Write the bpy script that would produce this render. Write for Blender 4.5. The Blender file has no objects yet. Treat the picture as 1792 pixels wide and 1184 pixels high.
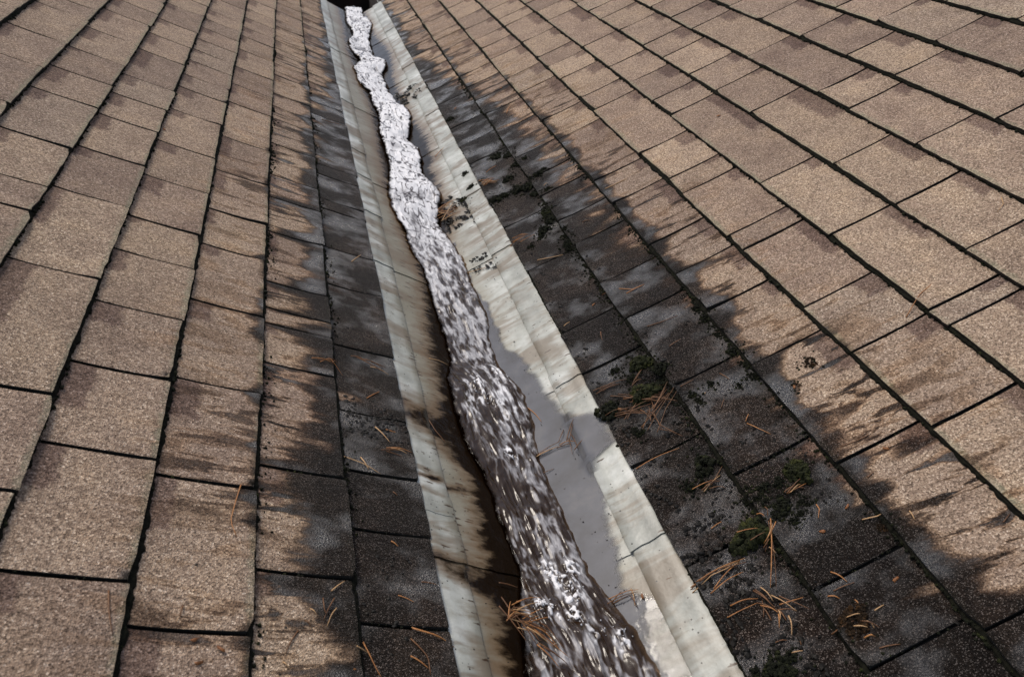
import bpy, math, random
import numpy as np
from mathutils import Matrix, Vector
random.seed(7); rng = np.random.default_rng(7)
scene = bpy.context.scene
col = scene.collection
R = math.radians

# ------------------------------------------------------------------ camera, sky, sun, exposure
SLOPE = R(14)                               # the valley climbs away from the viewer
PITCH = R(28.15)                            # each roof slope against the valley's cross-section
TILT = Matrix.Rotation(SLOPE, 4, 'X')       # valley frame (x across, y up the valley, z out of it) -> world
CAM_R = ((0.96972, -0.08685, 0.22828), (-0.23834, -0.54070, 0.80674), (0.05337, -0.83672, -0.54503))
cam_data = bpy.data.cameras.new('camera'); cam = bpy.data.objects.new('camera', cam_data); col.objects.link(cam)
cm = Matrix.Identity(4)
for i in range(3):
    cm[i][0] = CAM_R[i][0]; cm[i][1] = -CAM_R[i][1]; cm[i][2] = -CAM_R[i][2]
cm[0][3], cm[1][3], cm[2][3] = -0.34875, 0.0, 1.06385
cam.matrix_world = TILT @ cm
cam_data.sensor_width = 36; cam_data.lens = 1357 / 1792 * 36
cam_data.clip_start = 0.02; cam_data.clip_end = 500
cam_data.dof.use_dof = True; cam_data.dof.focus_distance = 1.65; cam_data.dof.aperture_fstop = 9.0
scene.camera = cam

SUN_EL, SUN_AZ = R(66), R(-48)               # azimuth from +Y (up the valley) towards +X
world = bpy.data.worlds.new('World'); scene.world = world; world.use_nodes = True
wn = world.node_tree.nodes; wl = world.node_tree.links
bg = wn['Background']; sky = wn.new('ShaderNodeTexSky')
sky.sky_type = 'NISHITA'; sky.sun_disc = False; sky.sun_elevation = SUN_EL; sky.sun_rotation = SUN_AZ
sky.air_density = 1.0; sky.dust_density = 3.0; sky.ozone_density = 1.0
hsv = wn.new('ShaderNodeHueSaturation'); hsv.inputs['Saturation'].default_value = 0.62   # grey cloud cover
wl.new(sky.outputs[0], hsv.inputs['Color']); wl.new(hsv.outputs[0], bg.inputs['Color'])
bg.inputs['Strength'].default_value = 0.11
sun_data = bpy.data.lights.new('sun', 'SUN'); sun = bpy.data.objects.new('sun', sun_data); col.objects.link(sun)
sun_data.energy = 1.4; sun_data.angle = R(22); sun_data.color = (1.0, 0.91, 0.79)
sd = Vector((math.sin(SUN_AZ) * math.cos(SUN_EL), math.cos(SUN_AZ) * math.cos(SUN_EL), math.sin(SUN_EL)))
sun.rotation_euler = sd.to_track_quat('Z', 'Y').to_euler()
vs = scene.view_settings; vs.view_transform = 'Standard'; vs.look = 'None'; vs.exposure = 0.70; vs.gamma = 1.0
vs.use_curve_mapping = False

# ------------------------------------------------------------------ measured layout (metres: signed distance from valley line, distance up the valley)
LB=[0.26, 0.398, 0.538, 0.677, 0.818, 0.956, 1.098, 1.237, 1.375, 1.514, 1.654, 1.79]
RB=[0.198, 0.341, 0.491, 0.643, 0.797, 0.943, 1.1, 1.25, 1.401, 1.552, 1.7, 1.85, 2.0]
JOINTS={-1: {6: [2.127, 2.373, 2.662, 2.802], 5: [1.417, 1.53, 1.738, 2.015, 2.205, 2.407, 2.647, 2.918, 3.111, 3.299], 4: [0.761, 0.946, 1.268, 1.569, 1.796, 2.023, 2.201, 2.38, 2.67, 2.892, 3.12, 3.399, 3.608], 3: [0.66, 0.868, 1.049, 1.226, 1.415, 1.564, 1.783, 2.013, 2.273, 2.489, 2.625, 2.801, 2.948, 3.107, 3.291, 3.446, 3.622, 3.9], 2: [0.856, 1.081, 1.329, 1.56, 1.74, 1.979, 2.234, 2.557, 2.762, 2.982, 3.241, 3.47, 3.633, 3.825, 4.02, 4.272], 7: [2.485], 1: [0.725, 0.925, 1.199, 1.333, 1.391, 1.499, 1.743, 1.948, 2.102, 2.355, 2.595, 2.725, 2.88, 3.121, 3.292, 3.463, 3.684, 3.974, 4.114, 4.33, 4.549, 4.704], 0: [0.668, 0.837, 0.966, 1.124, 1.338, 1.588, 1.779, 2.017, 2.083, 2.267, 2.352, 2.673, 2.858, 3.012, 3.268, 3.413, 3.586, 3.803, 3.951, 4.131, 4.358, 4.503, 4.653, 4.877, 5.159]}, 1: {0: [0.735, 0.967, 1.26, 1.421, 1.727, 1.992, 2.189, 2.503, 2.681, 2.88, 3.182, 3.382, 3.535, 3.688, 3.984, 4.158, 4.428, 4.653, 4.911], 1: [0.476, 0.606, 0.849, 1.103, 1.36, 1.521, 1.732, 1.879, 2.058, 2.191, 2.371, 2.627, 2.834, 3.014, 3.194, 3.362, 3.574, 3.821, 4.024, 4.141, 4.416, 4.508, 4.754, 4.976], 2: [0.776, 1.056, 1.255, 1.417, 1.569, 1.822, 1.98, 2.341, 2.533, 2.858, 3.065, 3.364, 3.554, 3.716, 3.941, 4.163, 4.458], 3: [0.757, 0.97, 1.13, 1.38, 1.452, 1.7, 1.797, 1.994, 2.405, 2.542, 2.78, 2.949, 3.099, 3.353, 3.679, 3.818, 4.035, 4.238], 4: [0.921, 0.974, 1.284, 1.576, 2.112, 2.255, 2.455, 2.659, 2.959, 3.44, 3.631, 3.818], 5: [1.065, 1.274, 1.506, 1.901, 2.115, 2.296, 2.507, 2.681], 6: [1.424, 1.681, 1.822, 2.205, 2.602, 2.782, 2.978], 7: [1.37, 1.716, 1.923, 2.158, 2.4, 2.616], 8: [1.77, 2.014], 9: [1.926]}}
WATER_L=[(5.56, -0.066), (5.25, -0.08), (5.06, -0.098), (4.94, -0.073), (4.81, -0.065), (4.51, -0.12), (4.32, -0.121), (4.22, -0.093), (4.16, -0.079), (3.92, -0.142), (3.87, -0.128), (3.78, -0.131), (3.65, -0.127), (3.61, -0.077), (3.41, -0.091), (3.33, -0.074), (3.22, -0.077), (3.04, -0.097), (2.91, -0.095), (2.83, -0.095), (2.7, -0.099), (2.58, -0.108), (2.45, -0.13), (2.37, -0.139), (2.27, -0.145), (2.22, -0.136), (2.16, -0.131), (2.12, -0.115), (1.99, -0.119), (1.89, -0.091), (1.79, -0.092), (1.68, -0.093), (1.59, -0.094), (1.5, -0.092), (1.42, -0.096), (1.36, -0.119), (1.3, -0.125), (1.23, -0.125), (1.17, -0.125), (1.12, -0.122), (1.07, -0.108), (1.02, -0.098), (0.97, -0.099), (0.92, -0.096), (0.88, -0.092), (0.84, -0.088), (0.8, -0.089), (0.77, -0.105), (0.73, -0.119), (0.7, -0.122), (0.66, -0.13), (0.62, -0.139)]
WATER_R=[(5.59, 0.055), (5.34, 0.044), (5.1, 0.081), (4.96, 0.066), (4.87, 0.038), (4.71, 0.022), (4.53, 0.021), (4.39, 0.006), (4.19, 0.066), (4.07, 0.059), (4.05, 0.03), (3.97, 0.023), (3.83, 0.02), (3.71, 0.017), (3.49, 0.038), (3.31, 0.078), (3.22, 0.07), (3.1, 0.046), (3.0, 0.023), (2.87, 0.054), (2.76, 0.043), (2.66, 0.027), (2.54, 0.039), (2.43, 0.065), (2.36, 0.051), (2.31, 0.035), (2.25, 0.025), (2.2, 0.02), (2.04, 0.043), (1.92, 0.048), (1.81, 0.043), (1.7, 0.048), (1.61, 0.047), (1.53, 0.029), (1.45, 0.034), (1.4, 0.036), (1.31, 0.059), (1.24, 0.058), (1.18, 0.05), (1.14, 0.045), (1.08, 0.038), (1.03, 0.038), (0.97, 0.041), (0.93, 0.041), (0.88, 0.041), (0.84, 0.041), (0.79, 0.048), (0.77, 0.056), (0.72, 0.067), (0.68, 0.075), (0.64, 0.084), (0.59, 0.09)]
SINGLE=[[(-0.698, 0.646), (-0.692, 0.62), (-0.685, 0.59)], [(-0.56, 0.86), (-0.569, 0.789), (-0.561, 0.762)], [(-0.616, 0.646), (-0.618, 0.631)], [(-0.477, 0.636), (-0.493, 0.601)], [(-0.496, 0.59), (-0.489, 0.583)], [(-0.432, 0.702), (-0.413, 0.721)], [(-0.389, 0.636), (-0.38, 0.619), (-0.369, 0.587)], [(-0.404, 0.62), (-0.383, 0.62)], [(-0.41, 0.587), (-0.397, 0.592)], [(-0.321, 0.649), (-0.302, 0.619), (-0.301, 0.596)], [(-0.325, 0.622), (-0.302, 0.605)], [(-0.312, 0.93), (-0.305, 0.922)], [(-0.29, 0.748), (-0.267, 0.746)], [(-0.33, 0.719), (-0.307, 0.71)], [(-0.393, 0.993), (-0.357, 0.982), (-0.329, 0.968)], [(-0.361, 1.0), (-0.349, 0.973)], [(-0.141, 0.786), (-0.106, 0.784)], [(0.019, 1.064), (0.063, 1.061)], [(0.039, 1.112), (0.074, 1.111)], [(0.025, 0.687), (0.055, 0.685)], [(0.019, 0.667), (-0.003, 0.635)], [(0.148, 0.733), (0.192, 0.724)], [(0.165, 0.767), (0.176, 0.753)], [(0.202, 0.955), (0.289, 0.959)], [(-0.328, 0.82), (-0.318, 0.811)], [(-0.322, 1.735), (-0.294, 1.789)], [(-0.159, 1.408), (-0.11, 1.408)], [(-0.204, 1.179), (-0.193, 1.142), (-0.175, 1.115)], [(-0.326, 1.092), (-0.302, 1.056)], [(-0.307, 1.091), (-0.255, 1.091)], [(-0.334, 1.174), (-0.306, 1.205)], [(0.061, 1.254), (0.076, 1.196)], [(0.37, 1.298), (0.4, 1.291), (0.439, 1.289)], [(0.384, 1.21), (0.412, 1.216)], [(0.368, 1.467), (0.392, 1.442), (0.422, 1.442)], [(0.375, 1.438), (0.422, 1.442)], [(0.328, 1.487), (0.346, 1.474)], [(0.213, 1.438), (0.23, 1.444)], [(0.279, 1.363), (0.272, 1.333)], [(0.048, 1.881), (0.104, 1.858)], [(0.236, 1.751), (0.301, 1.722)], [(0.294, 1.465), (0.303, 1.47)], [(0.099, 2.731), (0.156, 2.775)], [(0.233, 2.383), (0.274, 2.399)], [(0.407, 2.751), (0.438, 2.807)], [(0.498, 1.905), (0.567, 1.91)], [(-0.351, 2.815), (-0.321, 2.812), (-0.268, 2.832)], [(0.393, 1.814), (0.411, 1.806)], [(0.364, 2.102), (0.378, 2.107)], [(-0.346, 3.094), (-0.307, 3.093), (-0.259, 3.091)], [(0.764, 0.987), (0.805, 1.008), (0.844, 1.025)], [(0.513, 0.798), (0.536, 0.796), (0.563, 0.797)], [(0.415, 0.941), (0.428, 0.954)], [(0.415, 0.936), (0.424, 0.911), (0.437, 0.891)], [(0.339, 1.039), (0.388, 1.047)], [(0.354, 1.089), (0.383, 1.092)], [(0.432, 1.078), (0.44, 1.052)], [(0.395, 0.996), (0.409, 1.012)], [(1.085, 1.149), (1.072, 1.127), (1.05, 1.116)], [(0.424, 0.728), (0.423, 0.717), (0.413, 0.704)], [(0.263, 0.775), (0.284, 0.779)], [(0.465, 0.671), (0.487, 0.664), (0.509, 0.662)], [(0.379, 0.616), (0.39, 0.592)], [(0.366, 0.588), (0.398, 0.587)], [(0.355, 0.584), (0.367, 0.574)], [(0.397, 0.539), (0.412, 0.541)], [(0.258, 0.561), (0.274, 0.557)], [(0.29, 0.555), (0.287, 0.543)], [(0.27, 0.539), (0.285, 0.535)], [(0.526, 0.645), (0.523, 0.629)], [(0.512, 0.725), (0.525, 0.729)], [(0.616, 0.571), (0.632, 0.578)], [(0.372, 0.491), (0.398, 0.485)], [(0.384, 0.564), (0.383, 0.552)]]
CLUSTERS=[('tangled clump of orange pine needles in brown water at left edge of stream', [[(-0.18, 0.709), (-0.148, 0.654)], [(-0.15, 0.707), (-0.104, 0.73)], [(-0.172, 0.688), (-0.152, 0.714)], [(-0.167, 0.694), (-0.13, 0.714)], [(-0.137, 0.693), (-0.107, 0.677)], [(-0.14, 0.682), (-0.123, 0.668), (-0.109, 0.661)], [(-0.128, 0.654), (-0.093, 0.634)], [(-0.095, 0.703), (-0.143, 0.683)], [(-0.142, 0.688), (-0.111, 0.673), (-0.091, 0.65)], [(-0.159, 0.699), (-0.117, 0.701)], [(-0.152, 0.687), (-0.113, 0.68)]]), ('wide heap of orange pine needles on dark moss beside the right metal strip', [[(0.19, 1.118), (0.241, 1.095)], [(0.21, 1.103), (0.267, 1.076)], [(0.204, 1.18), (0.257, 1.179)], [(0.242, 1.151), (0.28, 1.106)], [(0.255, 1.131), (0.321, 1.102)], [(0.256, 1.03), (0.296, 1.065), (0.342, 1.092)], [(0.28, 1.066), (0.331, 1.107)], [(0.288, 1.168), (0.31, 1.188)], [(0.282, 1.101), (0.31, 1.098)], [(0.28, 1.03), (0.301, 0.986)], [(0.275, 1.075), (0.282, 1.034)], [(0.214, 1.115), (0.245, 1.104)], [(0.199, 1.108), (0.233, 1.107)], [(0.279, 1.116), (0.325, 1.074)], [(0.27, 1.043), (0.282, 1.082)], [(0.227, 1.093), (0.289, 1.089)], [(0.233, 1.076), (0.269, 1.111)]]), ('dark pine needles caught in shallow grey water on right metal pan', [[(0.108, 1.108), (0.142, 1.157)], [(0.04, 1.112), (0.097, 1.116)], [(0.111, 1.143), (0.089, 1.116)], [(0.114, 1.075), (0.143, 1.092)], [(0.134, 1.114), (0.14, 1.1)], [(0.111, 1.118), (0.107, 1.068)], [(0.121, 1.122), (0.121, 1.076)], [(0.091, 1.109), (0.122, 1.098)]]), ('long pine needles draped over the biggest green moss cushion', [[(0.294, 0.737), (0.325, 0.728)], [(0.305, 0.714), (0.332, 0.716)], [(0.352, 0.749), (0.347, 0.731)], [(0.349, 0.726), (0.332, 0.7), (0.315, 0.671), (0.292, 0.629)], [(0.353, 0.717), (0.32, 0.699)], [(0.327, 0.703), (0.346, 0.715)], [(0.336, 0.751), (0.343, 0.734)], [(0.324, 0.689), (0.327, 0.676)]]), ('thick bundle of orange pine needles slanting down from biggest moss cushion', [[(0.189, 0.698), (0.232, 0.697), (0.284, 0.699)], [(0.195, 0.703), (0.238, 0.701), (0.276, 0.698)], [(0.219, 0.674), (0.256, 0.691), (0.274, 0.699)], [(0.201, 0.694), (0.238, 0.695), (0.28, 0.698)]]), ('spread fan of pine needles below the biggest moss cushion', [[(0.269, 0.644), (0.283, 0.604)], [(0.281, 0.643), (0.286, 0.615)], [(0.262, 0.601), (0.273, 0.626)], [(0.228, 0.637), (0.269, 0.63)], [(0.288, 0.625), (0.307, 0.587)], [(0.265, 0.623), (0.282, 0.602)], [(0.284, 0.601), (0.307, 0.587)], [(0.287, 0.596), (0.287, 0.581)], [(0.283, 0.596), (0.273, 0.576)]]), ('small orange needle tuft under the mossy joint beside right metal strip', [[(0.283, 0.849), (0.316, 0.856)], [(0.285, 0.846), (0.324, 0.863)], [(0.293, 0.855), (0.318, 0.852)]]), ('small crossed needles below a round moss cushion on wet shingle', [[(0.396, 0.766), (0.432, 0.769)], [(0.404, 0.774), (0.425, 0.763)], [(0.402, 0.765), (0.424, 0.772)]]), ('needles stuck in reddish moss lump on second wet course', [[(0.33, 0.537), (0.365, 0.536)], [(0.379, 0.531), (0.382, 0.517)], [(0.359, 0.545), (0.382, 0.539)], [(0.36, 0.529), (0.375, 0.52)]]), ('orange needle clump where debris crosses the right metal strip', [[(0.198, 1.89), (0.256, 1.888)], [(0.202, 1.88), (0.24, 1.887)], [(0.195, 1.9), (0.233, 1.883)], [(0.214, 1.903), (0.25, 1.889)]]), ('needles and bark tangled in moss patch on upper wet shingles', [[(0.19, 2.321), (0.259, 2.283)], [(0.194, 2.308), (0.246, 2.316)], [(0.204, 2.32), (0.25, 2.277)], [(0.205, 2.294), (0.237, 2.31)]]), ('needle and leaf tangle against the right side of white water', [[(0.03, 2.25), (0.104, 2.253)], [(0.042, 2.296), (0.069, 2.219)], [(0.048, 2.215), (0.098, 2.291)], [(0.053, 2.314), (0.095, 2.31)], [(0.044, 2.233), (0.102, 2.225)], [(0.026, 2.284), (0.081, 2.311)]]), ('forked pine needles on a dry patch at lower left', [[(-0.429, 0.69), (-0.445, 0.654)], [(-0.445, 0.687), (-0.444, 0.669), (-0.442, 0.661)], [(-0.463, 0.667), (-0.454, 0.657)]]), ('dark needle bundle along shingle joint beside left metal strip', [[(-0.349, 1.301), (-0.321, 1.282), (-0.293, 1.27)], [(-0.341, 1.299), (-0.291, 1.284)], [(-0.357, 1.303), (-0.324, 1.294)], [(-0.317, 1.284), (-0.28, 1.27)]]), ('orange needle bundle on wet shingle touching left metal strip', [[(-0.312, 1.037), (-0.265, 1.037)], [(-0.304, 1.037), (-0.275, 1.03)], [(-0.309, 1.03), (-0.282, 1.035)]]), ('thick pair of orange needles reaching the left metal strip', [[(-0.318, 0.666), (-0.284, 0.656), (-0.247, 0.646)], [(-0.318, 0.663), (-0.29, 0.655), (-0.257, 0.653)]]), ('orange needles lying on the grey pool at lower right', [[(0.055, 0.738), (0.082, 0.736), (0.112, 0.733)], [(0.098, 0.733), (0.1, 0.709)], [(0.067, 0.735), (0.102, 0.735)]]), ('needle wisp beside black moss at left mossy joint', [[(-0.431, 1.243), (-0.4, 1.24)], [(-0.427, 1.236), (-0.407, 1.249), (-0.379, 1.226)], [(-0.411, 1.247), (-0.391, 1.265)]])]
MOSS=[(0.31, 0.729, 0.0318, 0), (0.432, 0.795, 0.0246, 0), (0.313, 0.895, 0.0206, 0), (0.397, 0.792, 0.0118, 0), (0.335, 0.795, 0.0085, 0), (0.349, 0.808, 0.0046, 0), (0.353, 0.783, 0.0085, 0), (0.358, 0.767, 0.0084, 0), (0.379, 0.749, 0.0161, 0), (0.363, 0.736, 0.0115, 0), (0.379, 0.717, 0.0089, 0), (0.396, 0.723, 0.007, 0), (0.37, 0.794, 0.0111, 0), (0.384, 0.766, 0.0071, 0), (0.244, 0.525, 0.0219, 0), (0.265, 0.532, 0.0105, 0), (0.213, 0.534, 0.0082, 0), (0.406, 0.742, 0.007, 0), (0.415, 0.735, 0.0064, 0), (0.29, 0.864, 0.0085, 0), (0.267, 0.87, 0.0115, 0), (0.365, 0.536, 0.0264, 1), (0.485, 0.649, 0.0129, 1), (0.314, 1.209, 0.0239, 0), (0.287, 1.123, 0.0287, 0), (0.208, 1.12, 0.0229, 0), (0.238, 1.037, 0.0132, 0), (0.261, 1.224, 0.0104, 0), (0.283, 1.178, 0.0118, 0), (0.325, 1.131, 0.0138, 0), (0.341, 1.158, 0.0156, 0), (0.327, 2.435, 0.0185, 0), (0.291, 2.467, 0.02, 0), (0.331, 2.341, 0.0153, 0), (0.283, 2.268, 0.0187, 0), (0.291, 2.171, 0.0216, 0), (0.32, 2.157, 0.0215, 0), (0.33, 2.099, 0.0164, 0), (0.216, 2.171, 0.0192, 0), (0.244, 2.175, 0.0168, 0), (0.37, 2.188, 0.0157, 0), (0.395, 2.204, 0.0085, 0), (0.368, 2.074, 0.0104, 0), (0.171, 2.464, 0.0173, 0), (0.168, 2.349, 0.0192, 0), (0.128, 2.301, 0.0139, 0), (0.187, 2.341, 0.0153, 0), (0.214, 2.964, 0.0157, 0), (0.193, 3.468, 0.0126, 0), (0.181, 3.369, 0.0105, 0), (0.327, 1.962, 0.0166, 0), (0.324, 1.912, 0.0185, 0), (0.364, 2.331, 0.0089, 0), (0.294, 1.879, 0.0188, 0), (0.278, 1.853, 0.009, 0), (0.329, 1.762, 0.0153, 0), (0.336, 1.802, 0.0104, 0), (0.326, 1.939, 0.0137, 0), (0.239, 1.83, 0.0089, 0), (0.342, 1.819, 0.0094, 0), (0.323, 1.735, 0.0126, 0), (0.481, 1.282, 0.0099, 0), (0.483, 1.24, 0.0113, 0), (0.479, 1.179, 0.0079, 0), (0.482, 1.116, 0.013, 0), (0.488, 1.065, 0.0119, 0), (0.478, 1.031, 0.0095, 0), (0.448, 1.028, 0.0066, 0), (0.405, 1.061, 0.0082, 0), (0.369, 1.034, 0.0092, 0), (0.364, 1.056, 0.0093, 0), (0.575, 0.996, 0.0144, 1), (0.527, 0.958, 0.0078, 1)]
FLAKES=[(0.115, 0.724), (0.406, 0.68), (0.448, 0.566), (0.46, 0.701), (0.255, 3.056), (0.451, 3.016), (0.323, 3.585), (0.567, 0.76), (0.522, 0.956), (-0.571, 0.591), (-0.594, 0.572), (-0.6, 0.601), (-0.809, 2.089), (0.885, 1.974)]
SPLASH=[(-0.043, 0.818), (-0.031, 0.802), (0.025, 0.817), (-0.0, 0.779), (-0.02, 0.753), (-0.031, 0.723), (-0.025, 0.703), (-0.002, 0.68), (-0.086, 0.74), (-0.067, 0.732), (-0.061, 1.302), (-0.057, 1.346), (-0.032, 1.271), (-0.035, 1.108), (0.03, 1.398), (-0.064, 5.415), (-0.01, 5.591), (0.025, 4.845), (0.061, 0.663)]

# ------------------------------------------------------------------ helpers
SP, CP = math.sin(PITCH), math.cos(PITCH)
def P(su, v, h=0.0):
    """point on a roof slope: signed distance from the valley line, distance up it, height off the deck"""
    s = -1.0 if su < 0 else 1.0
    u = abs(su)
    return (s * (u * CP - h * SP), v, u * SP + h * CP)
def Pn(s, u, v, h):
    return np.stack([s * (u * CP - h * SP), v, u * SP + h * CP], -1)

def hash2(ix, iy, seed):
    n = (ix * 374761393 + iy * 668265263 + seed * 974711) & 0x7fffffff
    n = ((n ^ (n >> 13)) * 1274126177) & 0x7fffffff
    return ((n ^ (n >> 16)) & 0xffff) / 65535.0
def vnoise(x, y, seed=0):
    ix = np.floor(x).astype(np.int64); iy = np.floor(y).astype(np.int64)
    fx = x - ix; fy = y - iy
    fx = fx * fx * fx * (fx * (fx * 6 - 15) + 10); fy = fy * fy * fy * (fy * (fy * 6 - 15) + 10)
    a = hash2(ix, iy, seed); b = hash2(ix + 1, iy, seed); c = hash2(ix, iy + 1, seed); d = hash2(ix + 1, iy + 1, seed)
    return (a + (b - a) * fx) * (1 - fy) + (c + (d - c) * fx) * fy
def fbm(x, y, seed=0, oct=3, gain=.5):
    t = 0; a = 1; s = 0
    for o in range(oct):
        t = t + a * vnoise(x * 2 ** o + 17.3 * o, y * 2 ** o + 5.1 * o, seed + o); s += a; a *= gain
    return t / s
def sstep(a, b, x):
    t = np.clip((x - a) / (b - a), 0, 1); return t * t * (3 - 2 * t)

def mesh_from(name, verts, faces, mats=(), mat_idx=None, uvs=None, attrs=None, smooth=True):
    me = bpy.data.meshes.new(name)
    me.from_pydata([tuple(p) for p in verts], [], [tuple(f) for f in faces])
    for m in mats: me.materials.append(m)
    if mat_idx is not None: me.polygons.foreach_set('material_index', np.asarray(mat_idx, dtype=np.int32))
    if uvs:
        li = np.empty(len(me.loops), dtype=np.int32); me.loops.foreach_get('vertex_index', li)
        for n, arr in uvs.items():
            l = me.uv_layers.new(name=n); l.data.foreach_set('uv', np.asarray(arr, dtype=np.float32)[li].ravel())
    if attrs:
        for n, arr in attrs.items():
            a = me.attributes.new(n, 'FLOAT', 'POINT'); a.data.foreach_set('value', np.asarray(arr, dtype=np.float32))
    if smooth: me.polygons.foreach_set('use_smooth', np.ones(len(me.polygons), dtype=bool))
    me.update(); return me
def link(name, me, parent=None, loc=None):
    o = bpy.data.objects.new(name, me); col.objects.link(o)
    if parent: o.parent = parent
    elif loc is None: o.matrix_world = TILT
    else: o.matrix_world = TILT @ Matrix.Translation(loc)
    if parent and loc is not None: o.location = loc
    return o
def tag(o, label=None, cat=None, group=None, kind=None):
    if label: o['label'] = label
    if cat: o['category'] = cat
    if group: o['group'] = group
    if kind: o['kind'] = kind
    return o
def interp(tab):
    t = sorted(tab); xs = np.array([a for a, b in t]); ys = np.array([b for a, b in t])
    return lambda v: np.interp(v, xs, ys)

# ------------------------------------------------------------------ materials
class NT:
    def __init__(s, name):
        s.m = bpy.data.materials.new(name); s.m.use_nodes = True; s.t = s.m.node_tree
        s.b = s.t.nodes['Principled BSDF']
    def n(s, typ, ins=None, **kw):
        nd = s.t.nodes.new('ShaderNode' + typ)
        for k, v in kw.items(): setattr(nd, k, v)
        for k, v in (ins or {}).items():
            if isinstance(v, bpy.types.NodeSocket): s.t.links.new(v, nd.inputs[k])
            else: nd.inputs[k].default_value = v
        return nd
    def uv(s, name): return s.n('UVMap', uv_map=name).outputs[0]
    def attr(s, name): return s.n('Attribute', attribute_name=name).outputs['Fac']
    def map(s, v, scale): return s.n('Mapping', {'Vector': v, 'Scale': scale}).outputs[0]
    def noise(s, v, scale, detail=3, rough=.5, dist=0):
        return s.n('TexNoise', {'Vector': v, 'Scale': scale, 'Detail': detail, 'Roughness': rough, 'Distortion': dist}).outputs['Fac']
    def vor(s, v, scale, out='Color', feature='F1', rnd=1.0):
        return s.n('TexVoronoi', {'Vector': v, 'Scale': scale, 'Randomness': rnd}, feature=feature).outputs[out]
    def vorn(s, v, scale):
        nd = s.n('TexVoronoi', {'Vector': v, 'Scale': scale}); return s.n('SeparateColor', {'Color': nd.outputs['Color']}).outputs[0], nd.outputs['Distance']
    def math(s, op, a, b=0.0, c=0.0, clamp=False):
        nd = s.n('Math', operation=op, use_clamp=clamp)
        for i, x in enumerate((a, b, c)):
            if isinstance(x, bpy.types.NodeSocket): s.t.links.new(x, nd.inputs[i])
            else: nd.inputs[i].default_value = x
        return nd.outputs[0]
    def rng(s, v, a, b, c=0.0, d=1.0, smooth=False):
        return s.n('MapRange', {'Value': v, 'From Min': a, 'From Max': b, 'To Min': c, 'To Max': d},
                   interpolation_type='SMOOTHSTEP' if smooth else 'LINEAR').outputs[0]
    def ramp(s, v, stops, interp='LINEAR'):
        nd = s.n('ValToRGB', {'Fac': v}); cr = nd.color_ramp; cr.interpolation = interp
        while len(cr.elements) < len(stops): cr.elements.new(.5)
        for e, (p, c) in zip(cr.elements, stops):
            e.position = p; e.color = tuple(c) + (1,) if len(c) == 3 else c
        return nd.outputs[0]
    def mix(s, f, a, b, mode='MIX'):
        nd = s.n('Mix', data_type='RGBA', blend_type=mode)
        for i, x in ((0, f), (6, a), (7, b)):
            if isinstance(x, bpy.types.NodeSocket): s.t.links.new(x, nd.inputs[i])
            else: nd.inputs[i].default_value = x if i == 0 else tuple(x) + (1,)
        return nd.outputs[2]
    def set(s, **kw):
        for k, v in kw.items():
            k = {'color': 'Base Color', 'rough': 'Roughness', 'spec': 'Specular IOR Level', 'metal': 'Metallic', 'ior': 'IOR', 'normal': 'Normal', 'coat': 'Coat Weight', 'coatr': 'Coat Roughness'}[k]
            if isinstance(v, bpy.types.NodeSocket): s.t.links.new(v, s.b.inputs[k])
            else: s.b.inputs[k].default_value = (tuple(v) + (1,)) if isinstance(v, (tuple, list)) else v
        return s.m
    def bump(s, h, strength, dist, normal=None):
        ins = {'Height': h, 'Strength': strength, 'Distance': dist}
        if normal is not None: ins['Normal'] = normal
        return s.n('Bump', ins).outputs[0]

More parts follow.
